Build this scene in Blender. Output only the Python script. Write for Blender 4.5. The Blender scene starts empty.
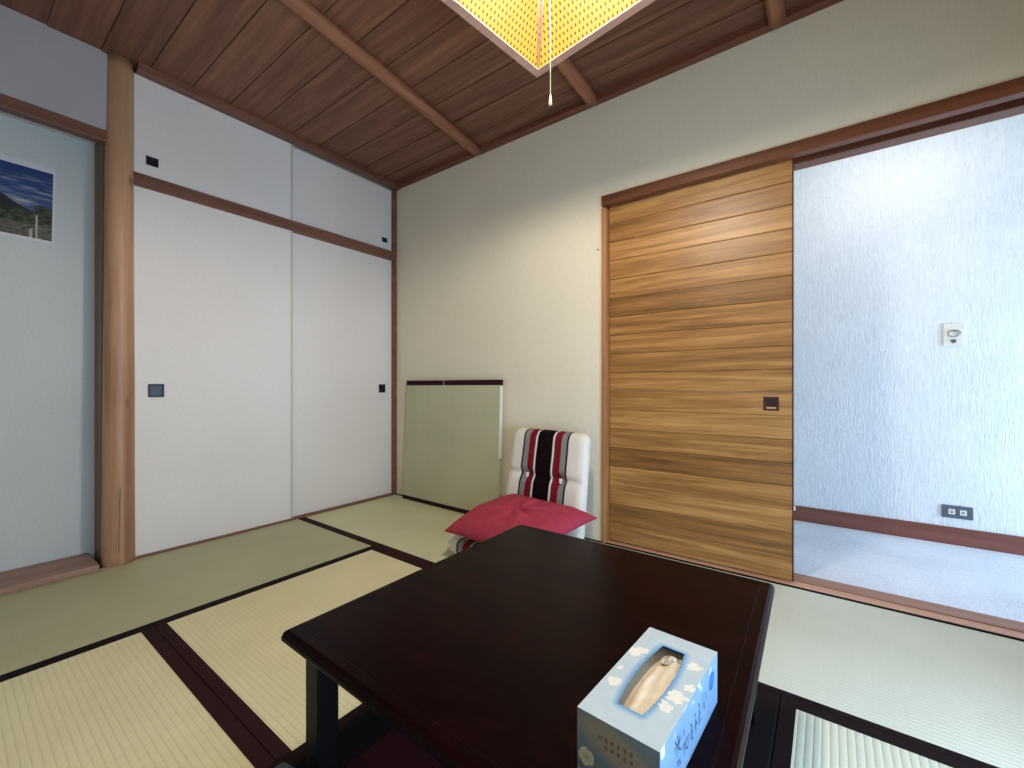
import bpy, bmesh, math, random
from mathutils import Vector, Matrix, noise as mn
random.seed(4)
D=bpy.data; SC=bpy.context.scene; COL=SC.collection
def rad(a): return math.radians(a)
# ---------------------------------------------------------------- helpers
class MB:
    """collects shapes into ONE mesh"""
    def __init__(s): s.b=bmesh.new(); s.mi=0
    def _m(s,fs):
        for f in fs: f.material_index=s.mi
    def box(s,x0,x1,y0,y1,z0,z1):
        v=[s.b.verts.new((x,y,z)) for x in(x0,x1) for y in(y0,y1) for z in(z0,z1)]
        fs=[s.b.faces.new([v[i] for i in q]) for q in((0,1,3,2),(4,6,7,5),(0,4,5,1),(2,3,7,6),(0,2,6,4),(1,5,7,3))]
        s._m(fs); return s
    def hexa(s,bot,top):
        a=[s.b.verts.new(p) for p in bot]; c=[s.b.verts.new(p) for p in top]; n=len(a)
        fs=[s.b.faces.new(a[::-1]),s.b.faces.new(c)]
        for i in range(n): fs.append(s.b.faces.new((a[i],a[(i+1)%n],c[(i+1)%n],c[i])))
        s._m(fs); return s
    def poly(s,pts):
        s._m([s.b.faces.new([s.b.verts.new(p) for p in pts])]); return s
    def tube(s,p0,p1,r0,r1=None,n=16,caps=True,segs=1,wob=0.0):
        r1=r0 if r1 is None else r1
        p0=Vector(p0);p1=Vector(p1);d=(p1-p0)
        q=d.to_track_quat('Z','Y'); rings=[]
        for k in range(segs+1):
            t=k/segs; c=p0+d*t; r=r0+(r1-r0)*t; ring=[]
            for i in range(n):
                a=2*math.pi*i/n
                rr=r*(1+wob*mn.noise(Vector((math.cos(a)*1.5,math.sin(a)*1.5,t*7+p0.x*3))))
                ring.append(s.b.verts.new(c+q@Vector((rr*math.cos(a),rr*math.sin(a),0))))
            rings.append(ring)
        fs=[]
        for k in range(segs):
            for i in range(n): fs.append(s.b.faces.new((rings[k][i],rings[k][(i+1)%n],rings[k+1][(i+1)%n],rings[k+1][i])))
        if caps: fs.append(s.b.faces.new(rings[0][::-1])); fs.append(s.b.faces.new(rings[-1]))
        s._m(fs); return s
    def path(s,pts,r,n=8):
        for a,b in zip(pts,pts[1:]): s.tube(a,b,r,n=n)
        return s
    def build(s,name,mats,parent=None,bevel=0,seg=2,smooth=False,loc=None):
        bmesh.ops.recalc_face_normals(s.b,faces=s.b.faces)
        me=D.meshes.new(name); s.b.to_mesh(me); s.b.free()
        for m in (mats if isinstance(mats,(list,tuple)) else [mats]): me.materials.append(m)
        o=D.objects.new(name,me); COL.objects.link(o)
        if parent: o.parent=parent
        if loc: o.location=loc
        if smooth: me.polygons.foreach_set('use_smooth',[True]*len(me.polygons))
        if bevel:
            md=o.modifiers.new('bevel','BEVEL'); md.width=bevel; md.segments=seg; md.limit_method='ANGLE'; md.angle_limit=rad(40)
        return o
def grid(name,nu,nv,fp,fc,mat,parent=None,skip=None,smooth=True,closed=None):
    """grid surface with a colour attribute computed per vertex"""
    vs=[];cs=[]
    for j in range(nv+1):
        for i in range(nu+1):
            u=i/nu;v=j/nv; vs.append(fp(u,v)); cs.append(fc(u,v) if fc else (1,1,1))
    fs=[]
    for j in range(nv):
        for i in range(nu):
            if skip and skip((i+.5)/nu,(j+.5)/nv): continue
            a=j*(nu+1)+i; fs.append((a,a+1,a+nu+2,a+nu+1))
    me=D.meshes.new(name); me.from_pydata(vs,[],fs)
    ca=me.color_attributes.new('Col','FLOAT_COLOR','POINT')
    ca.data.foreach_set('color',[x for c in cs for x in (c[0],c[1],c[2],1)])
    me.materials.append(mat)
    if smooth: me.polygons.foreach_set('use_smooth',[True]*len(me.polygons))
    o=D.objects.new(name,me); COL.objects.link(o)
    if parent:o.parent=parent
    return o
def thing(name,label,cat,loc=(0,0,0),rz=0,group=None):
    o=D.objects.new(name,None); COL.objects.link(o); o.location=loc; o.rotation_euler=(0,0,rz)
    o.empty_display_size=.05; o['label']=label; o['category']=cat
    if group:o['group']=group
    return o
def tag(o,label,cat,group=None,kind=None):
    o['label']=label;o['category']=cat
    if group:o['group']=group
    if kind:o['kind']=kind
    return o
def struct(o,label=None,cat=None):
    o['kind']='structure'
    if label:o['label']=label;o['category']=cat
    return o
def srgb(r,g,b):
    f=lambda c:(c/255)/12.92 if c/255<=.04045 else ((c/255+.055)/1.055)**2.4
    return (f(r),f(g),f(b))
# ---------------------------------------------------------------- materials
class NT:
    def __init__(s,name,rough=.6,spec=.5):
        s.m=D.materials.new(name); s.m.use_nodes=True; s.t=s.m.node_tree; s.n=s.t.nodes; s.l=s.t.links
        s.p=s.n['Principled BSDF']; s.p.inputs['Roughness'].default_value=rough; s.p.inputs['Specular IOR Level'].default_value=spec
        s._c=None
    def new(s,t,**k):
        n=s.n.new(t)
        for a,b in k.items(): setattr(n,a,b)
        return n
    def co(s):
        if not s._c: s._c=s.new('ShaderNodeTexCoord').outputs['Object']
        return s._c
    def map(s,scale,src=None,rot=(0,0,0)):
        m=s.new('ShaderNodeMapping'); m.inputs['Scale'].default_value=scale; m.inputs['Rotation'].default_value=rot
        s.l.new(src or s.co(),m.inputs[0]); return m.outputs[0]
    def noise(s,vec,sc,det=3,rough=.5,dist=0):
        n=s.new('ShaderNodeTexNoise'); n.inputs['Scale'].default_value=sc; n.inputs['Detail'].default_value=det
        n.inputs['Roughness'].default_value=rough; n.inputs['Distortion'].default_value=dist; s.l.new(vec,n.inputs['Vector']); return n.outputs['Fac']
    def ramp(s,fac,stops):
        r=s.new('ShaderNodeValToRGB'); e=r.color_ramp.elements
        while len(e)<len(stops): e.new(.5)
        for k,(p,c) in enumerate(stops): e[k].position=p; e[k].color=(*c,1)
        s.l.new(fac,r.inputs[0]); return r.outputs[0]
    def math(s,op,a,b=None,c=None):
        m=s.new('ShaderNodeMath',operation=op)
        for k,v in enumerate((a,b,c)):
            if v is None: continue
            if isinstance(v,(int,float)): m.inputs[k].default_value=v
            else: s.l.new(v,m.inputs[k])
        return m.outputs[0]
    def mix(s,fac,a,b,mode='MIX'):
        m=s.new('ShaderNodeMix',data_type='RGBA',blend_type=mode)
        for i,v in ((0,fac),(6,a),(7,b)):
            if isinstance(v,(int,float)): m.inputs[i].default_value=v
            elif isinstance(v,tuple): m.inputs[i].default_value=(*v,1)
            else: s.l.new(v,m.inputs[i])
        return m.outputs[2]
    def base(s,c):
        if isinstance(c,tuple): s.p.inputs['Base Color'].default_value=(*c,1)
        else: s.l.new(c,s.p.inputs['Base Color'])
        return s
    def bump(s,h,st=.3,dist=.01):
        b=s.new('ShaderNodeBump'); b.inputs['Strength'].default_value=st; b.inputs['Distance'].default_value=dist
        s.l.new(h,b.inputs['Height']); s.l.new(b.outputs[0],s.p.inputs['Normal']); return s
    def sep(s,v=None):
        n=s.new('ShaderNodeSeparateXYZ'); s.l.new(v or s.co(),n.inputs[0]); return n.outputs
def plain(name,c,rough=.6,spec=.5,metal=0,emit=None,es=0):
    t=NT(name,rough,spec).base(c); t.p.inputs['Metallic'].default_value=metal
    if emit: t.p.inputs['Emission Color'].default_value=(*emit,1); t.p.inputs['Emission Strength'].default_value=es
    return t.m
def wood(name,dark,mid,light,axis=0,rough=.5,g=1.0,plank=None,bump=.15,spec=.4,pvar=.6,knots=False):
    t=NT(name,rough,spec)
    sc=[22*g,22*g,22*g]; sc[axis]=1.1*g
    src=t.co(); pv=None
    if plank:
        ax,pitch=plank[:2]; xyz=t.sep(); off=plank[2] if len(plank)>2 else 0
        idx=t.math('FLOOR',t.math('DIVIDE',t.math('SUBTRACT',xyz[ax],off),pitch))
        w=t.new('ShaderNodeTexWhiteNoise',noise_dimensions='1D'); t.l.new(idx,w.inputs['W']); pv=w.outputs['Value']
        cmb=t.new('ShaderNodeCombineXYZ')
        for i in range(3): t.l.new(t.math('MULTIPLY',pv,9.7+3*i),cmb.inputs[i])
        add=t.new('ShaderNodeVectorMath',operation='ADD'); t.l.new(src,add.inputs[0]); t.l.new(cmb.outputs[0],add.inputs[1]); src=add.outputs[0]
    v=t.map(tuple(sc),src)
    n1=t.noise(v,1.0,5,.6,.6)
    v2=t.map(tuple(x*4 for x in sc),src); n2=t.noise(v2,1.0,3,.6)
    f=t.math('ADD',t.math('MULTIPLY',n1,.72),t.math('MULTIPLY',n2,.28))
    if pv is not None: f=t.math('ADD',f,t.math('MULTIPLY',t.math('SUBTRACT',pv,.5),pvar*.4))
    c=t.ramp(f,[(.3,dark),(.5,mid),(.7,light)])
    if knots:
        kv=t.map((9,9,3.5)); vo=t.new('ShaderNodeTexVoronoi'); vo.inputs['Scale'].default_value=1; t.l.new(kv,vo.inputs['Vector'])
        k=t.ramp(vo.outputs['Distance'],[(.0,(.0,.0,.0)),(.07,(.25,.25,.25)),(.16,(1,1,1))])
        c=t.mix(.75,c,k,'MULTIPLY')
    t.base(c); t.bump(n2,bump,.003)
    return t.m
def plaster(name,c1,c2,kind='fine',bs=.25,rough=.85):
    t=NT(name,rough,.2)
    if kind=='streak':       # vertical brushed wallpaper relief
        v=t.map((170,170,22)); h=t.noise(v,1,2,.6,.3)
    elif kind=='fur':
        v=t.map((75,75,13)); h=t.noise(v,1,2,.6,1.6)
    elif kind=='sand': h=t.noise(t.co(),260,3,.6)
    else: h=t.noise(t.co(),120,4,.6)
    lo=t.noise(t.co(),1.7,3)
    f=t.math('ADD',t.math('MULTIPLY',h,.6),t.math('MULTIPLY',lo,.4))
    t.base(t.ramp(f,[(.35,c1),(.65,c2)])); t.bump(h,bs,.004); return t.m
def vcol(name,rough=.6,spec=.4,weave=0,sheen=0):
    t=NT(name,rough,spec); a=t.new('ShaderNodeAttribute',attribute_name='Col')
    t.base(a.outputs['Color'])
    if weave: t.bump(t.noise(t.co(),weave,2),.3,.002)
    if sheen: t.p.inputs['Sheen Weight'].default_value=sheen
    return t.m
def tatami(name,c1,c2,axis,rough=.55,depth=.5):
    """rush mat; ridges run along `axis`"""
    t=NT(name,rough,.35); xyz=t.sep()
    o=1-axis; ph=t.math('MULTIPLY',xyz[o],2*math.pi/.0165)
    s=t.math('ABSOLUTE',t.math('SINE',t.math('MULTIPLY',ph,.5)))
    s=t.math('POWER',s,.5)
    sc=[0,0,1]; sc[o]=9; sc[axis]=420
    fine=t.noise(t.map(tuple(sc)),1,2,.6)
    big=t.noise(t.co(),3.2,3)
    f=t.math('ADD',t.math('MULTIPLY',fine,.45),t.math('MULTIPLY',big,.55))
    c=t.ramp(f,[(.3,c1),(.7,c2)])
    dk=t.ramp(s,[(.0,(.62,.58,.50)),(.62,(1,1,1))])
    c=t.mix(depth,c,dk,'MULTIPLY'); t.base(c)
    h=t.math('ADD',s,t.math('MULTIPLY',fine,.35)); t.bump(h,.5*depth+.15,.003); return t.m

M={}
M['wall']=plaster('cream_wallpaper',srgb(220,209,188),srgb(228,218,198),'streak',.18)
M['upper']=plaster('grey_sand_plaster',srgb(170,163,166),srgb(188,182,184),'sand',.35)
M['alcove']=plaster('grey_green_plaster',srgb(188,190,190),srgb(202,204,202),'fine',.2)
M['hallwall']=plaster('embossed_wallpaper',srgb(214,218,226),srgb(232,234,240),'fur',.8)
M['fusuma']=plaster('fusuma_paper',srgb(222,214,210),srgb(231,224,221),'fine',.06)
M['carpet']=plaster('hall_carpet',srgb(178,182,194),srgb(236,238,246),'sand',.9,.95)
M['back']=plain('back_wallpaper',srgb(205,198,180),.9,.1)
M['ceil']=wood('ceiling_cedar',srgb(90,56,42),srgb(122,80,60),srgb(146,100,76),0,.6,1.0,plank=(1,.1745,.02),bump=.1,pvar=.4)
M['pole']=wood('pole_wood',srgb(104,62,44),srgb(146,94,68),srgb(172,118,88),1,.5,.7,bump=.1)
M['mould']=wood('moulding_wood',srgb(84,46,34),srgb(112,64,46),srgb(134,80,58),0,.55,.7)
M['rail']=wood('rail_wood',srgb(92,58,46),srgb(118,78,62),srgb(138,94,76),1,.5,.7)
M['lintel']=wood('lintel_wood',srgb(84,46,32),srgb(110,64,44),srgb(132,82,58),0,.42,.7)
M['jamb']=wood('jamb_wood',srgb(140,92,54),srgb(176,124,80),srgb(200,148,102),2,.4,.7)
M['post']=wood('log_wood',srgb(126,90,66),srgb(174,130,98),srgb(202,158,124),2,.42,.45,bump=.2,knots=True)
M['side']=wood('side_shade_brown',srgb(96,76,60),srgb(124,100,80),srgb(144,118,96),2,.6,.6)
M['door']=wood('cedar_door',srgb(106,68,32),srgb(150,103,54),srgb(188,140,84),0,.40,1.5,plank=(2,.1029,.0097),bump=.12,spec=.45,pvar=.5)
M['sill']=wood('sill_wood',srgb(166,118,90),srgb(196,148,118),srgb(214,170,140),0,.45,.7)
M['sill2']=wood('sill_wood_brown',srgb(116,78,62),srgb(146,102,82),srgb(164,120,100),0,.5,.7)
M['hallbase']=wood('hall_baseboard_wood',srgb(92,50,44),srgb(118,68,58),srgb(134,82,72),0,.5,.6)
M['board']=wood('alcove_board_wood',srgb(124,92,76),srgb(152,116,98),srgb(172,136,116),1,.45,.7)
M['heri']=plain('dark_mat_border',srgb(24,11,13),.75,.12)
M['heri2']=plain('maroon_mat_border',srgb(46,17,21),.75,.15)
M['black']=plain('black_gap',srgb(16,10,9),.8,.1)
M['tatA']=tatami('rush_mat_olive_shade',srgb(174,172,138),srgb(190,188,154),1,.5,.15)  # darker green put in for how light runs along the weave
M['tatB']=tatami('rush_mat_pale',srgb(204,203,162),srgb(220,218,182),0,.5,.2)
M['tatC']=tatami('rush_mat_yellow',srgb(220,212,168),srgb(236,229,190),0,.55,.5)
M['tatD']=tatami('rush_mat_grey_sheen',srgb(186,186,164),srgb(200,199,180),1,.5,.6)  # window glare is mixed into this grey
M['tatE']=tatami('rush_mat_cool_sheen',srgb(192,193,176),srgb(207,207,192),0,.5,.3)  # cool whitish tone carries the sheen from the window
M['lean']=tatami('rush_mat_green',srgb(184,182,150),srgb(202,200,172),0,.5,.3)
M['matside']=plain('mat_edge',srgb(196,194,178),.8,.2)
M['metal']=plain('dark_pull_metal',srgb(34,32,40),.35,.6,.5)
M['metal2']=plain('pull_recess',srgb(62,62,74),.35,.5,.4)
M['pullwood']=plain('dark_pull_wood',srgb(56,22,14),.45,.4)
M['pullin']=plain('pull_recess_wood',srgb(48,22,18),.6,.3)
M['pulllip']=plain('pull_lip_wood',srgb(200,140,105),.45,.3)
M['white']=plain('white_plastic',srgb(226,222,214),.4,.4)
M['steel']=plain('grey_steel_plate',srgb(96,100,112),.4,.5,.4)
M['dark']=plain('dark_slot',srgb(30,30,34),.6,.3)
M['cord']=plain('cream_cord',srgb(238,228,196),.6,.3)
M['brass']=plain('brass_pin',srgb(150,80,50),.4,.5,.6)
# ---------------------------------------------------------------- setting
Z=2.455; XR=3.55; YB=-2.66; HC=2.45
b=MB().box(-.3,XR+.1,YB-.1,.0,-.08,-.032); struct(b.build('floor',M['pullin']))
b=MB().box(1.2,5.2,.147,1.1,-.06,.002); struct(b.build('floor_hall',M['carpet']),'pale blue-grey carpet floor of the hallway beyond the doorway','floor')
# ceiling of lapped boards running across the room
b=MB(); y=.05; k=0
ys=[.02-.1745*i for i in range(18)]
for i in range(len(ys)-1):
    y1=ys[i]; y0=ys[i+1]
    b.hexa([(-.1,y0,Z-.0005),(XR+.05,y0,Z-.0005),(XR+.05,y1-.002,Z+.004),(-.1,y1-.002,Z+.004)],
           [(-.1,y0,Z+.02),(XR+.05,y0,Z+.02),(XR+.05,y1-.002,Z+.02),(-.1,y1-.002,Z+.02)])
b.box(-.1,XR+.05,YB-.3,.1,Z+.02,Z+.05)
o=b.build('ceiling',M['ceil']); struct(o)
b=MB().box(1.2,5.2,.14,1.2,HC,HC+.05); struct(b.build('ceiling_hall',M['back']))
# left wall: alcove back wall, wall over the alcove; cupboard wall behind the fusuma
b=MB().box(-.26,-.2,YB-.05,-1.715,-.05,2.10).box(-.2,-.05,YB-.05,-1.70,2.08,2.10).box(-.1,0,YB-.05,-1.66,2.06,Z+.02); b.mi=1
o=b.build('wall_left',[M['alcove']]);
o.data.materials.append(M['upper'])
for p in o.data.polygons: p.material_index=1 if p.center.x>-.11 and p.center.z>2.05 else 0
struct(o)
struct(MB().box(-.2,-.045,-1.715,-1.69,-.03,2.08).build('trim_1',M['side']),'side wall of the shallow alcove beside the log pillar, its shade coloured as brown wood','trim')  # alcove side lies in shade; the brown colour stands in for it
struct(MB().box(-.26,-.06,-1.70,.14,-.05,Z+.02).build('wall_cupboard',M['back']))
# right (far) wall with the doorway
b=MB().box(-.05,1.775,0,.14,-.05,Z+.02).box(1.775,3.50,0,.14,1.90,Z+.02).box(3.50,XR+.1,0,.14,-.05,Z+.02)
struct(b.build('wall_back',M['wall']))
wy0,wy1,wz0,wz1=-2.45,-.75,.12,1.0
struct(MB().box(-.3,XR+.1,YB-.1,YB,-.05,Z+.02).build('wall_front',M['back']))
b=MB().box(XR,XR+.1,YB,wy0,-.05,Z+.02).box(XR,XR+.1,wy1,0,-.05,Z+.02).box(XR,XR+.1,wy0,wy1,-.05,wz0).box(XR,XR+.1,wy0,wy1,wz1,Z+.02)
struct(b.build('wall_right',M['back']))
w=MB()
for y in (wy0,(wy0+wy1)/2-.015,wy1-.03): w.box(XR+.035,XR+.075,y,y+.03,wz0,wz1)
w.box(XR+.035,XR+.075,wy0,wy1,wz0,wz0+.03).box(XR+.035,XR+.075,wy0,wy1,wz1-.03,wz1)
struct(w.build('window_1',M['jamb']))
# hall shell
struct(MB().box(1.2,5.2,1.1,1.2,-.05,HC).build('wall_hall',M['hallwall']),'white embossed hallway wall seen through the open doorway','wall')
struct(MB().box(1.15,1.25,.14,1.15,-.05,HC).box(5.2,5.3,.14,1.15,-.05,HC).box(XR+.1,5.2,.04,.14,-.05,HC).build('wall_hall_end',M['back']))
struct(MB().box(1.25,5.2,1.086,1.1,.002,.096).build('baseboard_hall',M['hallbase'],bevel=.003),'reddish brown baseboard along the hallway wall','baseboard')
# ceiling mouldings
struct(MB().box(0,.058,-1.60,-.0,2.42,Z+.005).build('trim_2',M['rail'],bevel=.003),'brown ceiling moulding above the sliding cupboard doors','moulding')
struct(MB().box(.058,XR,-.045,0,2.425,Z+.005).build('trim_3',M['mould'],bevel=.003),'brown ceiling moulding above the cream wall','moulding')
# fusuma frame: middle rail, sill, corner post
struct(MB().box(-.05,.014,-1.61,-.029,1.862,1.928).build('trim_5',M['rail'],bevel=.003),'brown horizontal rail between upper and lower cupboard doors','rail')
struct(MB().box(-.05,.012,-1.61,-.029,-.03,.012).build('trim_6',M['rail'],bevel=.002),'brown floor sill under the sliding cupboard doors','sill')
struct(MB().box(-.05,.011,-.029,0,-.03,2.42).build('trim_7',M['rail'],bevel=.002),'thin brown corner post beside the sliding cupboard doors','post')
struct(MB().box(-.05,.006,YB,-1.70,2.03,2.085).build('trim_8',M['rail'],bevel=.004),'brown horizontal beam over the alcove left of the log pillar','beam')
# doorway frame
struct(MB().box(1.775,1.80,-.012,.14,-.03,1.842).build('trim_9',M['jamb'],bevel=.002),'light brown vertical jamb at the left of the plank door','jamb')
b=MB().box(1.775,3.50,-.014,.03,1.852,1.906).box(1.80,3.50,.03,.068,1.875,1.906).box(1.80,3.50,.068,.14,1.842,1.906)
b.mi=0
struct(b.build('trim_10',M['lintel'],bevel=.003),'dark brown grooved lintel above the doorway','lintel')
b=MB().box(1.80,3.50,.0,.055,-.03,.004); b.mi=1; b.box(1.80,3.50,.062,.150,-.03,.006)
b.mi=2; b.box(1.80,3.50,.055,.062,-.03,-.004)
struct(b.build('trim_11',[M['sill'],M['sill2'],M['black']]),'light wooden threshold of the doorway','threshold')
struct(MB().box(.013,3.50,-.012,0,-.03,.004).build('trim_12',M['black']),'dark thin line at the foot of the cream wall','gap strip')
struct(MB().box(3.47,3.50,-.012,.14,-.03,1.842).build('trim_13',M['jamb'],bevel=.002),'light brown vertical jamb at the right of the doorway','jamb')
# ---------------------------------------------------------------- doors
def pull(parent,c,w,h,face,mats,depth=.004):
    """framed recessed pull; face 'x' looks to +x, '-y' looks to -y"""
    f=MB(); t=.15*w
    def bx(m,a0,a1,z0,z1,d0,d1):
        if face=='x': m.box(c[0]+d0,c[0]+d1,c[1]+a0,c[1]+a1,c[2]+z0,c[2]+z1)
        else: m.box(c[0]+a0,c[0]+a1,c[1]-d1,c[1]-d0,c[2]+z0,c[2]+z1)
    bx(f,-w/2,w/2,h/2-t,h/2,0,depth);bx(f,-w/2,w/2,-h/2,-h/2+t,0,depth)
    bx(f,-w/2,-w/2+t,-h/2+t,h/2-t,0,depth);bx(f,w/2-t,w/2,-h/2+t,h/2-t,0,depth)
    o=f.build('door_pull',mats[0],parent,bevel=.001)
    r=MB(); bx(r,-w/2+t,w/2-t,-h/2+t,h/2-t,.0003,.0012); r.build('recess',mats[1],o)
    l=MB(); bx(l,-w/2+t*1.3,w/2-t*1.3,-h/2+t,-h/2+t*1.8,.0012,.003); l.build('lip',mats[2],o)
mm=[M['metal'],M['metal2'],M['metal2']]; md=[M['metal'],M['metal'],M['metal']]
edge=plain('fusuma_edge',srgb(196,186,172),.6)
def fusuma(n,y0,y1,z0,z1,x,pc,pw,ph,label,mats):
    b=MB().box(x-.02,x,y0,y1,z0,z1); b.mi=1; b.box(x-.02,x+.0015,y1-.012 if n in(1,3) else y0,y1 if n in(1,3) else y0+.012,z0,z1)
    o=b.build('door_%d'%n,[M['fusuma'],edge],bevel=.001); struct(o,label,'sliding door')
    pull(o,(x,pc[0],pc[1]),pw,ph,'x',mats)
fusuma(1,-1.605,-.822,.012,1.862,.002,(-1.518,.839),.066,.068,'large white sliding cupboard door beside the log pillar',mm)
fusuma(2,-.824,-.028,.012,1.862,-.0215,(-.118,.845),.058,.064,'large white sliding cupboard door beside the leaning mat',md)
fusuma(3,-1.605,-.822,1.928,2.42,.002,(-1.534,2.008),.050,.045,'small white upper cupboard door beside the log pillar',md)
fusuma(4,-.824,-.028,1.928,2.42,-.0215,(-.094,2.010),.050,.036,'small white upper cupboard door beside the room corner',md)
# plank door
b=MB(); np_=17; z0=.010; zt=1.858; ph=.1082
for i in range(18):
    a=.0097+i*.1029+.0004; c=a+.1029-.0008
    if c-a>.01: b.box(1.802,2.655,.032,.064,a,c)
door=b.build('door_5',M['door'],bevel=.0030,seg=1); struct(door,'wooden sliding door of horizontal golden brown planks','sliding door')
pull(door,(2.5735,.032,.783),.060,.062,'-y',[M['pullwood'],M['pullin'],M['pulllip']],.003)
MB().box(2.6545,2.6570,.028,.066,.010,1.858).build('edge_strip',M['pullwood'],door)
MB().box(2.657,2.663,.038,.058,.318,.335).build('catch',M['white'],door,bevel=.001)
# ---------------------------------------------------------------- pillar, alcove board, ceiling poles
b=MB(); b.tube((-.012,-1.660,-.03),(-.012,-1.655,Z),.062,.050,n=40,segs=40,wob=.035)
o=b.build('log_pillar',M['post'],smooth=True); tag(o,'natural pale brown log pillar between the alcove and cupboard doors','pillar')
b=MB(); random.seed(9)
pts=[(.052+.000,-1.672+.0015*math.sin(i*1.3)+.0006*i,.06+i*.028) for i in range(12)]
MB().path(pts,.0014,n=6).build('crack',M['side'],o)
b=MB().box(-.2,.052,YB,-1.738,-.0,.030)
tag(b.build('alcove_board',M['board'],bevel=.003),'reddish brown raised board along the foot of the alcove','floor board')
for i,(xa,xb,lab) in enumerate(((.893,1.045,'round ceiling pole crossing the boards nearest the cupboard doors'),(1.735,1.77,'round ceiling pole behind the yellow woven pendant lamp'),(2.602,2.60,'short stub of round ceiling pole at top right above the doorway'))):
    b=MB(); ya=-.04; yb=-1.5; ex=xa+(xb-xa)*(YB-ya)/(yb-ya)
    b.tube((xa,ya,Z-.022),(ex,YB+.02,Z-.022),.034,.034,n=20,segs=30,wob=.05)
    tag(b.build('ceiling_pole',M['pole'],smooth=True),lab,'ceiling pole')
# ---------------------------------------------------------------- tatami mats
def mat(name_label,x0,x1,y0,y1,m,borders,hm,bw=.032,sk=None):
    t=thing('tatami_mat',name_label,'tatami mat',((x0+x1)/2,(y0+y1)/2,-.03))
    cx,cy=(x0+x1)/2,(y0+y1)/2
    P=[(x0-cx+.001,y0-cy+.001),(x1-cx-.001,y0-cy+.001),(x1-cx-.001,y1-cy-.001),(x0-cx+.001,y1-cy-.001)]
    b=MB().hexa([(p[0],p[1],0) for p in P],[(p[0],p[1],.030) for p in P]); b.build('rush_surface',m,t)
    for s in borders:
        b=MB(); e=.0015
        if s=='L': b.box(x0-cx,x0-cx+bw,y0-cy,y1-cy,.001,.0309+e)
        if s=='R': b.box(x1-cx-bw,x1-cx,y0-cy,y1-cy,.001,.0309+e)
        if s=='F': b.box(x0-cx,x1-cx,y0-cy,y0-cy+bw,.001,.0305+e)
        if s=='B': b.box(x0-cx,x1-cx,y1-cy-bw,y1-cy,.001,.0305+e)
        b.build('cloth_border',hm,t,bevel=.001)
    return t
mat('tatami mat, olive for the light along its weave, running along the cupboard doors and alcove',.012,.842,YB,-.792,M['tatA'],'R',M['heri'],.040)
mat('pale tatami mat under the leaning mat and floor chair',.012,1.76,-.790,-.012,M['tatB'],'F',M['heri2'],.045)
mat('yellow ribbed half tatami mat between the olive mat and table',.844,1.762,-1.727,-.792,M['tatC'],'FB',M['heri2'],.034)
mat('yellow ribbed tatami mat at the bottom left, in front of the half mat',.844,1.762,YB,-1.729,M['tatC'],'B',M['heri2'],.036)
mat('shaded tatami mat mostly hidden under the table',1.764,2.672,YB,-.792,M['tatD'],'LR',M['heri'],.055)
mat('tatami mat, window sheen in its pale grey, in front of the open doorway',1.762,XR,-.790,-.012,M['tatE'],'F',M['heri'],.022)
mat('ribbed tatami mat, window sheen in its grey, at the bottom right corner',2.674,XR,YB,-.792,M['tatD'],'LB',M['heri'],.036)
# leaning half mat
t=thing('half_tatami_mat','square green half tatami mat leaning against the cream wall','tatami mat',(.155,-.054,.002))
t.rotation_euler=(-rad(0),0,0)
H=.900; W=.935; th=.028
lean=math.atan2(.018,H)
t.rotation_euler=(-math.atan2(.020,H),0,rad(-1.2))
def lm(z0,z1,e,nm,m,bv=0):
    sh=lambda z:(-.004+.022*z/H, W+.010*z/H)
    p=[]
    for z in(z0,z1):
        l,r_=sh(z); p.append([(l-e,-e,z),(r_+e,-e,z),(r_+e,th+e,z),(l-e,th+e,z)])
    MB().hexa(p[0],p[1]).build(nm,m,t,bevel=bv)
lm(0,H,0,'rush_surface',M['lean']); lm(H-.033,H+.002,.0015,'cloth_border',M['heri2'],.001); lm(-.001,.028,.0015,'cloth_border',M['heri2'],.001)
MB().path([(.43,-.003,H+.003),(.43,-.003,H-.03),(.428,-.003,H-.05)],.0016,6).build('loose_thread',M['cord'],t)
MB().box(W+.005,W+.0115,.001,th-.001,.40,H-.04).build('white_edge',M['white'],t)  # white strip up the right edge of the leaning mat
# ---------------------------------------------------------------- table
def tablewood():
    t=NT('dark_lacquer_wood',.3,.05)
    n=t.noise(t.map((2.2,9,9)),1.4,5,.65,1.8); n2=t.noise(t.map((6,90,90)),1,2)
    f=t.math('ADD',t.math('MULTIPLY',n,.8),t.math('MULTIPLY',n2,.2))
    t.base(t.ramp(f,[(.32,srgb(10,1,2)),(.52,srgb(20,3,4)),(.7,srgb(34,7,7))])); 
    return t.m
M['table']=tablewood(); M['tleg']=plain('black_lacquer_leg',srgb(10,7,8),.45,.15)
TT=.35
tb=thing('low_table','large square dark maroon lacquered low table','table',(2.265,-1.33,0))
ox,oy=2.265,-1.33
C4=[(1.857-ox,-1.763-oy),(2.688-ox,-1.775-oy),(2.667-ox,-.897-oy),(1.853-ox,-.894-oy)]
def ins(d):
    cx=sum(p[0] for p in C4)/4; cy=sum(p[1] for p in C4)/4
    return [(p[0]-math.copysign(d,p[0]-cx),p[1]-math.copysign(d,p[1]-cy)) for p in C4]
b=MB(); 
def ring(bm_,pts,z): return [bm_.b.verts.new((p[0],p[1],z)) for p in pts]
prof=[(.030,TT-.034),(.008,TT-.030),(.0,TT-.022),(.0,TT-.014),(.004,TT-.004),(.010,TT),(.028,TT),(.0295,TT-.0009),(.031,TT)]
rs=[ring(b,ins(d),z) for d,z in prof]
for a,c in zip(rs,rs[1:]):
    for i in range(4): b.b.faces.new((a[i],a[(i+1)%4],c[(i+1)%4],c[i]))
b.b.faces.new(rs[0][::-1]); b.b.faces.new(rs[-1])
b.build('table_top',M['table'],tb,bevel=.0015,seg=2)
I=ins(.038)
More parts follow.
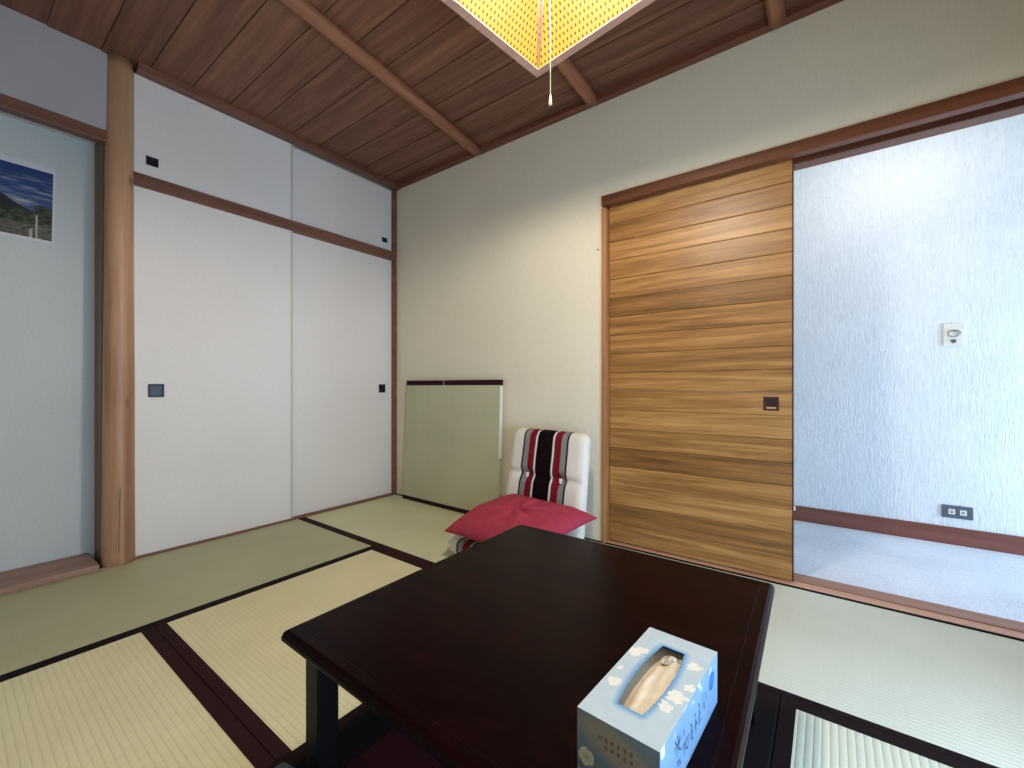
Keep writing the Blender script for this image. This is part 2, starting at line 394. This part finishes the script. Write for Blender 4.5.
for i in range(4):
    p=I[i]; q=I[(i+1)%4]; d=Vector((q[0]-p[0],q[1]-p[1])).normalized(); n=Vector((-d.y,d.x))*.02
    b=MB().hexa([(p[0],p[1],TT-.066),(q[0],q[1],TT-.066),(q[0]+n.x,q[1]+n.y,TT-.066),(p[0]+n.x,p[1]+n.y,TT-.066)],
                [(p[0],p[1],TT-.033),(q[0],q[1],TT-.033),(q[0]+n.x,q[1]+n.y,TT-.033),(p[0]+n.x,p[1]+n.y,TT-.033)])
    b.build('apron',M['tleg'],tb)
cx=sum(p[0] for p in C4)/4; cy=sum(p[1] for p in C4)/4
for p in ins(.034):
    sx=1 if p[0]>cx else -1; sy=1 if p[1]>cy else -1
    x0,x1=sorted((p[0],p[0]-sx*.048)); y0,y1=sorted((p[1],p[1]-sy*.048))
    MB().box(x0,x1,y0,y1,.0115,TT-.033).build('leg',M['tleg'],tb,bevel=.003)
# rug under the table
rug=thing('floor_rug','dark maroon rug with black edge lying under the low table','rug',(2.24,-1.45,.001))
RW,RD=.43,.55
MB().box(-RW+.10,RW-.10,-RD+.1,RD-.1,.002,.0095).build('rug_field',plain('maroon_rug',srgb(52,14,20),.9,.1),rug)
b=MB().box(-RW,-RW+.1,-RD,RD,0,.009).box(RW-.1,RW,-RD,RD,0,.009).box(-RW+.1,RW-.1,-RD,-RD+.1,0,.009).box(-RW+.1,RW-.1,RD-.1,RD,0,.009)
b.build('rug_border',plain('black_rug_border',srgb(20,14,16),.9,.1),rug,bevel=.002)
# ---------------------------------------------------------------- pillows / cushions
def cushion(name,label,cat,loc,rot,w,d,h,colf,mat_,pinch=.0,corner=.0,n=70,wr=.0,seed=0,droop=None,flat=.25):
    root=thing(name,label,cat,loc); root.rotation_euler=rot
    def prof(a):
        a=min(1,abs(a)); return (1-a**4.5)**.5
    def f(u,v,s):
        a=2*u-1;c=2*v-1
        k=1+corner*(abs(a*c))**2-(.045*(1-abs(a))**0 *0)
        ex=a*(w/2)*(1-.05*(1-c*c)**1*abs(a)**6*1.0)*k; ey=c*(d/2)*(1-.05*(1-a*a)*abs(c)**6)*k
        t=prof(a)*prof(c)
        r=math.hypot(a*w/2,c*d/2); th=math.atan2(c,a)
        z=t*h/2
        if s>0:
            z-=pinch*math.exp(-(r/.035)**2)
            z+=wr*t*math.exp(-(r/.13)**2)*math.sin(th*7+seed+2*mn.noise(Vector((r*20,th,seed))))
            z+=wr*.6*t*mn.noise(Vector((a*3+seed,c*3,1)))
        else: z*=flat
        zz=s*z
        if droop: zz+=droop(ex,ey)
        return (ex,ey,zz)
    def mk(s): return [f(i/n,j/n,s) for j in range(n+1) for i in range(n+1)]
    vs=[];idx={}
    me=D.meshes.new(name)
    top=mk(1);bot=mk(-1); vs=top[:]; N=n+1; bi=[]
    for j in range(N):
        for i in range(N):
            if i in(0,n) or j in(0,n): bi.append(j*N+i)
            else: bi.append(len(vs)); vs.append(bot[j*N+i])
    fs=[]
    for j in range(n):
        for i in range(n):
            a=j*N+i; fs.append((a,a+1,a+N+1,a+N)); fs.append((bi[a],bi[a+N],bi[a+N+1],bi[a+1]))
    me.from_pydata(vs,[],fs); me.polygons.foreach_set('use_smooth',[True]*len(me.polygons)); me.materials.append(mat_)
    ca=me.color_attributes.new('Col','FLOAT_COLOR','POINT')
    ca.data.foreach_set('color',[x for v in vs for x in (*colf(*v),1)])
    o=D.objects.new('cover',me); COL.objects.link(o); o.parent=root
    return root
# ---- floor chair
CR=thing('floor_chair','white legless floor chair with black, red and grey striped centre','floor chair',(1.522,-.185,.0),rad(-9))
def stripe(x):
    a=abs(x)*.82
    if a<.046: return srgb(20,6,10)
    if a<.055: return srgb(236,230,220)
    if a<.077: return srgb(112,34,46)
    if a<.092: return srgb(128,18,34)
    if a<.122: return srgb(140,136,134)
    if a<.133: return srgb(14,10,14)
    n=mn.noise(Vector((x*6,0,3)))
    return srgb(228,222,212)
M['chairfab']=vcol('chair_fabric',.9,.1,900)
BW,BH,BT=.53,.625,.075
def slab(name,parent,w,l,t,colf,fr,round_=.06,tufts=()):
    """padded slab: local u across, v along; fr maps (x,l,h)->xyz"""
    n1,n2=90,90; N=n1+1
    def half(a,L):   # rounded outline
        return a
    def P(u,v,s):
        a=2*u-1;c=2*v-1
        # rounded-rect corners in plan
        x=a*w/2;y=c*l/2
        rr=round_
        dx=abs(x)-(w/2-rr);dy=abs(y)-(l/2-rr)
        if dx>0 and dy>0:
            m=max(dx,dy); h=math.hypot(dx,dy); k=m/h if h else 1
            x=math.copysign(w/2-rr+dx*k,x);y=math.copysign(l/2-rr+dy*k,y)
        e=max(abs(a),abs(c))
        edge=min(1-abs(a),(1-abs(c))*l/w)
        tt=(1-(1-min(1,edge/.16))**2)**.5
        z=s*t/2*(.35+.65*tt) if edge>0 else s*t/2*.35
        if s>0:
            for tx,ty in tufts:
                z-=.022*math.exp(-((x-tx)**2+(y-ty)**2)/.0011)
            if tufts:
                ty=tufts[0][1]; z-=.012*math.exp(-((y-ty)/.022)**2)
            z+=.0025*mn.noise(Vector((x*14,y*9,2)))
        return x,y+l/2,z
    me=D.meshes.new(name); vs=[];cs=[]
    for s in(1,-1):
        for j in range(N):
            for i in range(N):
                x,y,z=P(i/n1,j/n2,s); vs.append(fr(x,y,z)); cs.append(colf(x))
    fs=[];K=N*N
    for j in range(n2):
        for i in range(n1):
            a=j*N+i; fs.append((a,a+1,a+N+1,a+N)); fs.append((K+a,K+a+N,K+a+N+1,K+a+1))
    for i in range(n1):
        fs.append((i+1,i,K+i,K+i+1)); a=n2*N+i; fs.append((a,a+1,K+a+1,K+a))
    for j in range(n2):
        a=j*N; fs.append((a,a+N,K+a+N,K+a)); a=j*N+n1; fs.append((a+N,a,K+a,K+a+N))
    me.from_pydata(vs,[],fs); me.validate()
    ca=me.color_attributes.new('Col','FLOAT_COLOR','POINT'); ca.data.foreach_set('color',[x for c in cs for x in (*c,1)])
    me.polygons.foreach_set('use_smooth',[True]*len(me.polygons)); me.materials.append(M['chairfab'])
    o=D.objects.new(name,me); COL.objects.link(o); o.parent=parent
    bm=bmesh.new(); bm.from_mesh(me); bmesh.ops.recalc_face_normals(bm,faces=bm.faces); bm.to_mesh(me); bm.free()
    return o
tl=rad(9)
def frb(x,y,z):   # backrest: rises from the seat, leans back
    yy=.055+y; x=x*(1.06-.06*y/.56); return (x,-.055-z*math.cos(tl)+yy*math.sin(tl), yy*math.cos(tl)+z*math.sin(tl)*-1)
tf=((-.118,.035),(.118,.035))
bk=slab('backrest',CR,BW,BH-.06,BT,stripe,frb,.05,tf)
for tx,ty in tf:
    c=Vector(frb(tx,ty+(BH-.06)/2,BT/2-.020)); b=MB(); b.tube((c.x,c.y-.002,c.z+.006),(c.x,c.y-.006,c.z-.020),.010,.007,n=12); b.build('tuft',M['white'],bk,bevel=.003)
def frs(x,y,z): return (x,-.02-y,.05+z)
st=slab('seat',CR,BW*1.05,.47,.09,stripe,frs,.07,())
# ---- red cushion on the chair
M['redfab']=vcol('crimson_weave',.85,.15,700)
def redc(x,y,z):
    n=mn.noise(Vector((x*30,y*30,1)))*.12
    c=srgb(168,60,80); return tuple(max(0,k*(1+n)) for k in c)
def droop(x,y): return -.20*max(0,-(y+.06))-.02*max(0,x-.1)
cu=cushion('floor_cushion','dark pink square cushion with gathered centre on the floor chair','cushion',(1.562,-.485,.200),(rad(5),rad(0),rad(-6)),.57,.48,.13,redc,M['redfab'],pinch=.022,corner=.02,wr=.012,seed=2,droop=droop)
b=MB(); b.tube((0,0,.024),(0,0,.030),.011,.008,n=14); b.build('centre_button',plain('cushion_tuft',srgb(140,36,56),.8,.2),cu,bevel=.002)
# ---- blue grey cushion peeking in front of the table
def greyc(x,y,z):
    s=.5+.5*math.sin((x+y)*420); return tuple(a*(.6+.5*s) for a in srgb(100,112,122))
cushion('floor_cushion','dark grey ribbed floor cushion peeking out below the front table leg','cushion',(2.082,-1.950,.041),(0,0,rad(6)),.50,.50,.075,greyc,vcol('grey_ribbed_fabric',.85,.2),corner=-.06,n=120,flat=.9)
# ---------------------------------------------------------------- tissue box
BL,BWd,BHt=.247,.112,.081
bx=thing('tissue_box','pale blue tissue box with white flowers on the low table','tissue box',(2.571,-1.562,TT),rad(-3.4))
M['card']=vcol('printed_card',.38,.4)
def lerp(a,c,t): t=max(0,min(1,t)); return tuple(a[i]+(c[i]-a[i])*t for i in range(3))
def opening(x,y):      # signed distance-like value of the long opening, metres
    L=.083; hw=.0245-.0075*(y/L)**2 
    a=abs(y)-L; b_=abs(x)-hw
    return max(a,b_) if max(a,b_)<0 else math.hypot(max(a,0),max(b_,0))
FL=[(-.037,.052,.010),(-.045,.040,.013),(.039,.060,.012),(-.040,-.045,.012),(.041,-.020,.015),(.034,-.048,.012),(.050,.010,.009),(-.047,-.012,.006)]
def flower(x,y):
    m=0
    for fx,fy,r in FL:
        dx,dy=x-fx,y-fy; d=math.hypot(dx,dy); a=math.atan2(dy,dx)
        R=r*(.90+.02*math.cos(5*a+fx*90)+.55*mn.noise(Vector((dx*150,dy*150,fx*50))))
        m=max(m,min(1,(R-d)/.002) if d<R else 0)
    return m
pale=srgb(192,206,212); blue=srgb(104,158,204); flc=srgb(240,236,226)
def topc(u,v):
    x=(u-.5)*BWd;y=(v-.5)*BL; d=opening(x,y)
    c=lerp(blue,pale,(d-.001)/.009)
    c=tuple(k*(1+.05*mn.noise(Vector((x*60,y*60,0)))) for k in c)
    f=flower(x,y)
    if f>0:
        s=1-.22*max(0,mn.noise(Vector((x*260,y*260,5)))); c=lerp(c,tuple(k*s for k in flc),f)
    return c
def seg(px,py,a,c):
    ax,ay=a;bx_,by=c; dx,dy=bx_-ax,by-ay; L=dx*dx+dy*dy; t=0 if L==0 else max(0,min(1,((px-ax)*dx+(py-ay)*dy)/L))
    return math.hypot(px-ax-dx*t,py-ay-dy*t)
# brush-like lettering on the long side, (s along the box from near end, z)
STR=[[(.052,.060),(.060,.048),(.056,.040)],[(.060,.064),(.066,.046)],[(.070,.058),(.064,.044),(.072,.038)],[(.050,.050),(.070,.052)],
 [(.084,.056),(.086,.048)],[(.078,.034),(.090,.036),(.086,.022)],[(.096,.040),(.092,.026),(.100,.022),(.106,.030)],[(.098,.034),(.108,.036)],
 [(.112,.046),(.118,.040),(.114,.034)],[(.112,.028),(.124,.030)],[(.118,.036),(.118,.022),(.124,.020)],[(.130,.050),(.134,.044)],
 [(.130,.030),(.136,.036),(.142,.028)],[(.134,.040),(.136,.022)],[(.148,.054),(.154,.046),(.150,.040)],[(.146,.034),(.158,.036)],[(.152,.042),(.150,.024),(.160,.026)],
 [(.164,.050),(.170,.056)],[(.166,.036),(.174,.042),(.178,.030)],[(.182,.052),(.184,.040)],[(.066,.028),(.072,.020)],[(.060,.030),(.064,.022)]]
def sidec(u,v):
    s=u*BL;z=v*BHt
    c=lerp(srgb(92,120,150),srgb(114,138,162),.5+.5*mn.noise(Vector((s*18,z*18,4)))+.3*(v-.5))
    if v>.8:
        f=mn.noise(Vector((s*55,z*40,9)))
        if f>.22: c=lerp(c,srgb(232,232,232),(f-.22)*6*(v-.8)*5)
    d=min(seg(s,z,a,q) for st_ in STR for a,q in zip(st_,st_[1:]))
    if d<.0016: c=lerp(srgb(20,28,66),c,(d-.0007)/.0009)
    ds,dz=s-.214,z-.052; r=math.hypot(ds,dz)
    if r<.0135:
        c=srgb(6,74,150)
        w_=min(abs(dz-.0052-.0015*math.sin(ds*400)),abs(dz-.0-.0015*math.sin(ds*400)),abs(dz+.0052-.0015*math.sin(ds*400)))
        if w_<.0010 and r<.0095: c=srgb(70,130,186)
    return c
def frontc(u,v):
    x=u*BWd;z=v*BHt
    c=lerp(srgb(140,122,98),srgb(104,112,112),(math.hypot((x-.058)/.05,(z-.052+.25*(x-.056))/.022)-.8)*2)
    for fx,fz,r in ((.014,.022,.013),(.040,.006,.012),(.100,.012,.010)):
        d=math.hypot(x-fx,z-fz); R=r*(.88+.2*mn.noise(Vector((x*160,z*160,fx*40))))
        if d<R: c=lerp(srgb(206,192,150),srgb(170,140,100),1-d/R)
    for k in range(6):
        for row in range(2):
            xx=.034+k*.0085;zz=.058-row*.010
            if (k,row) in((0,1),): continue
            d=math.hypot((x-xx)/.0024,(z-zz)/.0032)+.5*mn.noise(Vector((x*500,z*500,k)))
            if d<1: c=lerp(srgb(92,66,48),c,d*d*.6)
    return tuple(k*.6 for k in c)  # whole end darkened, its shade goes into the card colour
G='printed_panel'
body=grid('box_top',112,247,lambda u,v:((u-.5)*BWd,(v-.5)*BL,BHt),topc,M['card'],bx,skip=lambda u,v:opening((u-.5)*BWd,(v-.5)*BL)<0,smooth=False)
grid('side_panel',247,81,lambda u,v:(BWd/2,-BL/2+u*BL,v*BHt),sidec,M['card'],bx,smooth=False)
grid('end_panel',112,81,lambda u,v:(-BWd/2+u*BWd,-BL/2,v*BHt),frontc,M['card'],bx,smooth=False)
grid('side_panel',60,20,lambda u,v:(-BWd/2,BL/2-u*BL,v*BHt),lambda u,v:srgb(150,192,232),M['card'],bx,smooth=False)
grid('end_panel',30,20,lambda u,v:(BWd/2-u*BWd,BL/2,v*BHt),lambda u,v:srgb(150,192,232),M['card'],bx,smooth=False)
MB().box(-BWd/2,BWd/2,-BL/2,BL/2,.0,.001).build('box_base',plain('box_card',srgb(200,200,196),.8),bx)
def tis(u,v):
    y=(v-.5)*.158; hw=.0245-.0075*(y/.083)**2
    x0=-hw+.010 if v<.8 else -hw+.010+(v-.8)*.03
    x=x0+(hw+.004-x0)*u; 
    z=BHt-.005-.010*(1-u)**2+.0022*mn.noise(Vector((x*90,y*45,0)))+.0018*math.sin(u*9+v*3)-.010*max(0,(v-.90))*10*(1 if u<.6 else .4)
    return (x,y,z)
def tisc(u,v):
    n=.5+.5*mn.noise(Vector((u*4,v*8,1))); return lerp(srgb(255,250,234),srgb(240,218,184),n*.8)
grid('tissue',40,120,tis,tisc,vcol('tissue_paper',.8,.2),bx)
grid('tissue_tuft',24,24,lambda u,v:((u-.5)*.030+.004,.064+(v-.5)*.020,BHt-.010+.010*math.sin(u*3.1)*math.sin(v*3.1)+.003*mn.noise(Vector((u*6,v*6,3)))),lambda u,v:lerp(srgb(238,232,220),srgb(170,158,140),.5+.9*mn.noise(Vector((u*5,v*5,7)))),vcol('tissue_tuft_paper',.8,.2),bx)
MB().box(-.034,.034,-.100,.100,BHt-.016,BHt-.014).build('inner_stack',plain('tissue_shadow',srgb(214,190,160),.9),bx)
# ---------------------------------------------------------------- pendant lamp
def lattice():
    t=NT('woven_yellow_shade',.7,.2); uv=t.new('ShaderNodeUVMap').outputs[0]
    xyz=t.sep(uv)
    p=.0175
    U=t.math('DIVIDE',xyz[0],p);V=t.math('DIVIDE',xyz[1],p*1.15)
    row=t.math('FLOOR',V); off=t.math('MULTIPLY',t.math('MODULO',t.math('ABSOLUTE',row),2.0),.5)
    fu=t.math('SUBTRACT',t.math('FRACT',t.math('ADD',U,off)),.5); fv=t.math('SUBTRACT',t.math('FRACT',V),.5)
    d=t.math('SQRT',t.math('ADD',t.math('POWER',t.math('MULTIPLY',fu,1.25),2.0),t.math('POWER',t.math('MULTIPLY',fv,.85),2.0)))
    hole=t.math('LESS_THAN',d,.235)
    wv=t.noise(uv,260,2)
    yc=t.ramp(wv,[(.35,srgb(252,200,48)),(.65,srgb(255,226,100))])
    c=t.mix(hole,yc,srgb(130,84,20)); 
    t.base(t.mix(hole,srgb(40,28,8),srgb(20,12,4)))
    t.l.new(c,t.p.inputs['Emission Color']); t.p.inputs['Emission Strength'].default_value=.86
    return t.m
LB=2.0; LT=2.235; sb=.31; st_=.13
_a=rad(-7.2); LC=(1.914-(-sb*math.cos(_a)-sb*math.sin(_a)),-.871-(-sb*math.sin(_a)+sb*math.cos(_a)))
M['lat']=lattice(); M['lframe']=wood('lamp_frame_wood_dimmed',srgb(58,34,28),srgb(76,46,38),srgb(90,58,48),0,.5,.8)  # frame wood darkened in colour against the bulb's glare
lp=thing('pendant_lamp','square woven yellow pendant lampshade with reddish wooden frame','ceiling lamp',(LC[0],LC[1],LB),rad(-7.2))
Hh=LT-LB
def corner(i,t,e=0):
    s=(sb+(st_-sb)*t)+e; a=[(-1,1),(1,1),(1,-1),(-1,-1)][i%4]; return Vector((a[0]*s,a[1]*s,Hh*t))
for i in range(4):
    me=D.meshes.new('shade_panel'); A0,B0,B1,A1=corner(i,0)*(1-.028/sb)+Vector((0,0,.002)),corner(i+1,0)*(1-.028/sb)+Vector((0,0,.002)),corner(i+1,1),corner(i,1)
    me.from_pydata([A0,B0,B1,A1],[],[(0,1,2,3)]); uv=me.uv_layers.new(name='UVMap')
    sl=math.hypot(Hh,sb-st_)
    for k,c in enumerate(((-sb,0),(sb,0),(st_,sl),(-st_,sl))): uv.data[k].uv=(c[0]+3,c[1]+3)
    me.materials.append(M['lat']); o=D.objects.new('shade_panel',me); COL.objects.link(o); o.parent=lp
def bar(a,c,w,h,up,name):
    d=(c-a).normalized(); s=d.cross(up).normalized(); n=s.cross(d).normalized(); b=MB()
    q=[s*w/2+n*h/2,-s*w/2+n*h/2,-s*w/2-n*h/2,s*w/2-n*h/2]
    b.hexa([a+k for k in q],[c+k for k in q]); return b.build(name,M['lframe'],lp,bevel=.001)
M['lbar']=wood('lamp_frame_wood_lit',srgb(176,132,116),srgb(202,156,138),srgb(218,176,158),0,.5,.8)  # same frame wood, colour lightened where little light reaches the underside
for i in range(4):
    o0,o1=corner(i,0),corner(i+1,0); i0,i1=o0*(1-.030/sb),o1*(1-.030/sb)
    up=Vector((0,0,.012)); b=MB(); b.hexa([o0,o1,i1,i0],[o0+up,o1+up,i1+up*.15,i0+up*.15]); b.build('frame_bar',M['lbar'],lp,bevel=.001)
    a2,c2=corner(i,1),corner(i+1,1); bar(a2,c2,.012,.014,Vector((0,0,1)),'frame_bar')
    p,q=corner(i,0)*(1-.030/sb),corner(i,1); p.z=.012; o_=Vector((-p.x,-p.y,0)).normalized()
    side=Vector((-o_.y,o_.x,0))
    for s_ in(-1,1): bar(p+side*s_*.0075+o_*.004,q+side*s_*.0075+o_*.004,.012,.012,side,'frame_post')
MB().box(-st_,st_,-st_,st_,Hh,Hh+.012).build('top_plate',M['lframe'],lp)
MB().tube((0,0,Hh+.012),(0,0,Z-LB-.03),.012,n=16).build('stem',M['lframe'],lp)
MB().tube((0,0,Z-LB-.03),(0,0,Z-LB-.002),.055,.06,n=28).build('ceiling_cap',M['lframe'],lp)
MB().tube((0,0,.13),(0,0,Hh),.020,n=16).build('socket',M['white'],lp)
bl=plain('bulb_glass',srgb(255,244,214),.4,emit=(1,.93,.8),es=6)
b=MB(); b.tube((0,0,.075),(0,0,.13),.026,.020,n=20); b.build('bulb',bl,lp,bevel=.006,smooth=True)
MB().tube((.0,.0,1.636-LB),(.0,.0,.078),.0014,n=8).build('pull_cord',M['cord'],lp)
MB().tube((.0,.0,1.612-LB),(.0,.0,1.638-LB),.0052,.0026,n=14).build('cord_knob',M['cord'],lp,bevel=.001,smooth=False)
# ---------------------------------------------------------------- poster in the alcove
ps=thing('landscape_poster','mountain landscape poster with blue sky on the alcove wall','poster',(-.1985,-1.857,1.541),0)
ps.rotation_euler=(rad(-.9),0,0)
PWd,PH=.50,.358
MB().box(0,.0012,-PWd,0,0,PH).build('paper',plain('poster_paper',srgb(206,202,208),.5),ps)
def pc(u,v):
    y=1-u   # distance from right edge 0..1
    yy=(1-u)*PWd; n=mn.fractal(Vector((yy*9,v*7,2)),.8,2.1,4)
    ridge=.34+.36*min(1,max(0,(yy-.05)/.20))+.018*n
    sky=lerp(srgb(70,110,170),srgb(36,72,140),v)
    cl=mn.fractal(Vector((yy*10,v*26,8)),.9,2.2,5)
    if (.40<v<.92): sky=lerp(sky,srgb(190,200,220),max(0,cl*1.3-.05)*max(0,1-abs(v-.72)*4.5))
    sky=lerp(sky,srgb(215,218,228),max(0,.6+cl)*math.exp(-((v-.50)/.06)**2-((yy-.10)/.045)**2))
    c=sky
    if v<ridge: c=lerp(srgb(22,34,40),srgb(34,46,44),.5+n)
    tree=.36+.10*mn.noise(Vector((yy*16,0,5)))+(.10 if yy<.06 else 0)
    if v<tree: 
        k=.5+mn.fractal(Vector((yy*40,v*34,1)),.7,2.2,4); c=lerp(srgb(26,36,26),srgb(84,98,62),k)
    if v<.20+.05*n:
        k=.5+mn.fractal(Vector((yy*60,v*50,6)),.7,2.2,4); c=lerp(srgb(60,66,52),srgb(134,134,118),k)
    for py_,h in((.052,.34),(.068,.13),(.074,.11)):
        if abs(yy-py_)<.0022 and v<h: c=srgb(208,206,200)
    return tuple(k*.55 for k in c)
grid('picture',150,120,lambda u,v:(.0018,-PWd+.012+u*(PWd-.018),.010+v*(PH-.036)),lambda u,v:pc(u,v),vcol('poster_print',.45,.3),ps,smooth=False)
# ---------------------------------------------------------------- hall wall fittings
t=thing('wall_outlet','grey double outlet plate low on the hallway wall','outlet',(3.340,1.0985,.180))
MB().box(-.060,.060,-.006,0,-.034,.034).build('cover_plate',M['steel'],t,bevel=.002)
for s in(-.022,.022):
    so=MB().box(s-.013,s+.013,-.009,-.006,-.014,.014).build('socket',M['white'],t,bevel=.002)
    MB().box(s-.006,s+.006,-.0098,-.009,.002,.006).box(s-.006,s+.006,-.0098,-.009,-.006,-.002).build('slot',M['dark'],so)
t=thing('wall_jack','small white wall plate with coiled wire on the hallway wall','wall plate',(3.326,1.0985,1.142))
MB().box(-.042,.042,-.006,0,-.062,.062).build('cover_plate',M['white'],t,bevel=.003)
w_=[(.026*math.cos(a)*(1-a*.045),-.012-.004*math.sin(a*2),.020*math.sin(a)*(1-a*.03)+.004) for a in [k*.35 for k in range(24)]]
MB().path(w_,.0022,n=6).build('coiled_wire',plain('grey_wire',srgb(120,118,122),.5),t)
MB().tube((0,-.006,-.036),(0,-.012,-.036),.010,n=16).build('jack',M['steel'],t,bevel=.001)
b=MB(); b.tube((0,0,0),(0,-.006,0),.0045,n=12); o=b.build('wall_pin',M['brass'],loc=(1.7515,.0,1.620)); tag(o,'tiny reddish pin in the cream wall left of the door frame','pin')
b=MB(); b.tube((0,0,0),(0,-.003,0),.004,n=12)
# ---------------------------------------------------------------- lights
def area(name,loc,rot,sx,sy,e,c):
    l=D.lights.new(name,'AREA'); l.shape='RECTANGLE'; l.size=sx;l.size_y=sy;l.energy=e;l.color=c
    o=D.objects.new(name,l); COL.objects.link(o); o.location=loc;o.rotation_euler=rot; return o
area('window_daylight',(XR+.03,(wy0+wy1)/2,(wz0+wz1)/2),(rad(90),0,rad(90)),wy1-wy0-.06,wz1-wz0-.06,42,(.50,.74,1.0))
area('hall_daylight',(5.1,.55,.7),(rad(90),0,rad(90)),.7,1.1,54,(.46,.70,1.0))
area('hall_lamp',(3.05,.50,HC-.06),(0,0,0),.45,.45,6.2,(1,.95,.90))
l=D.lights.new('bulb_light','POINT'); l.energy=58; l.color=(1,.90,.76); l.shadow_soft_size=.065
o=D.objects.new('bulb_light',l); COL.objects.link(o); o.location=(LC[0],LC[1],LB+.055)
w=D.worlds.new('World'); SC.world=w; w.use_nodes=True; w.node_tree.nodes['Background'].inputs[0].default_value=(.7,.8,1,1); w.node_tree.nodes['Background'].inputs[1].default_value=.4
# ---------------------------------------------------------------- camera
cam=D.cameras.new('camera'); cam.sensor_width=36; cam.lens=36*427/1024; cam.shift_y=2.5/1024; cam.clip_start=.02
co=D.objects.new('camera',cam); COL.objects.link(co); co.location=(2.778,-2.194,.86)
co.rotation_euler=(rad(90),0,math.atan(316/427)); SC.camera=co
SC.view_settings.view_transform='Standard'; SC.view_settings.look='None'; SC.view_settings.exposure=.14
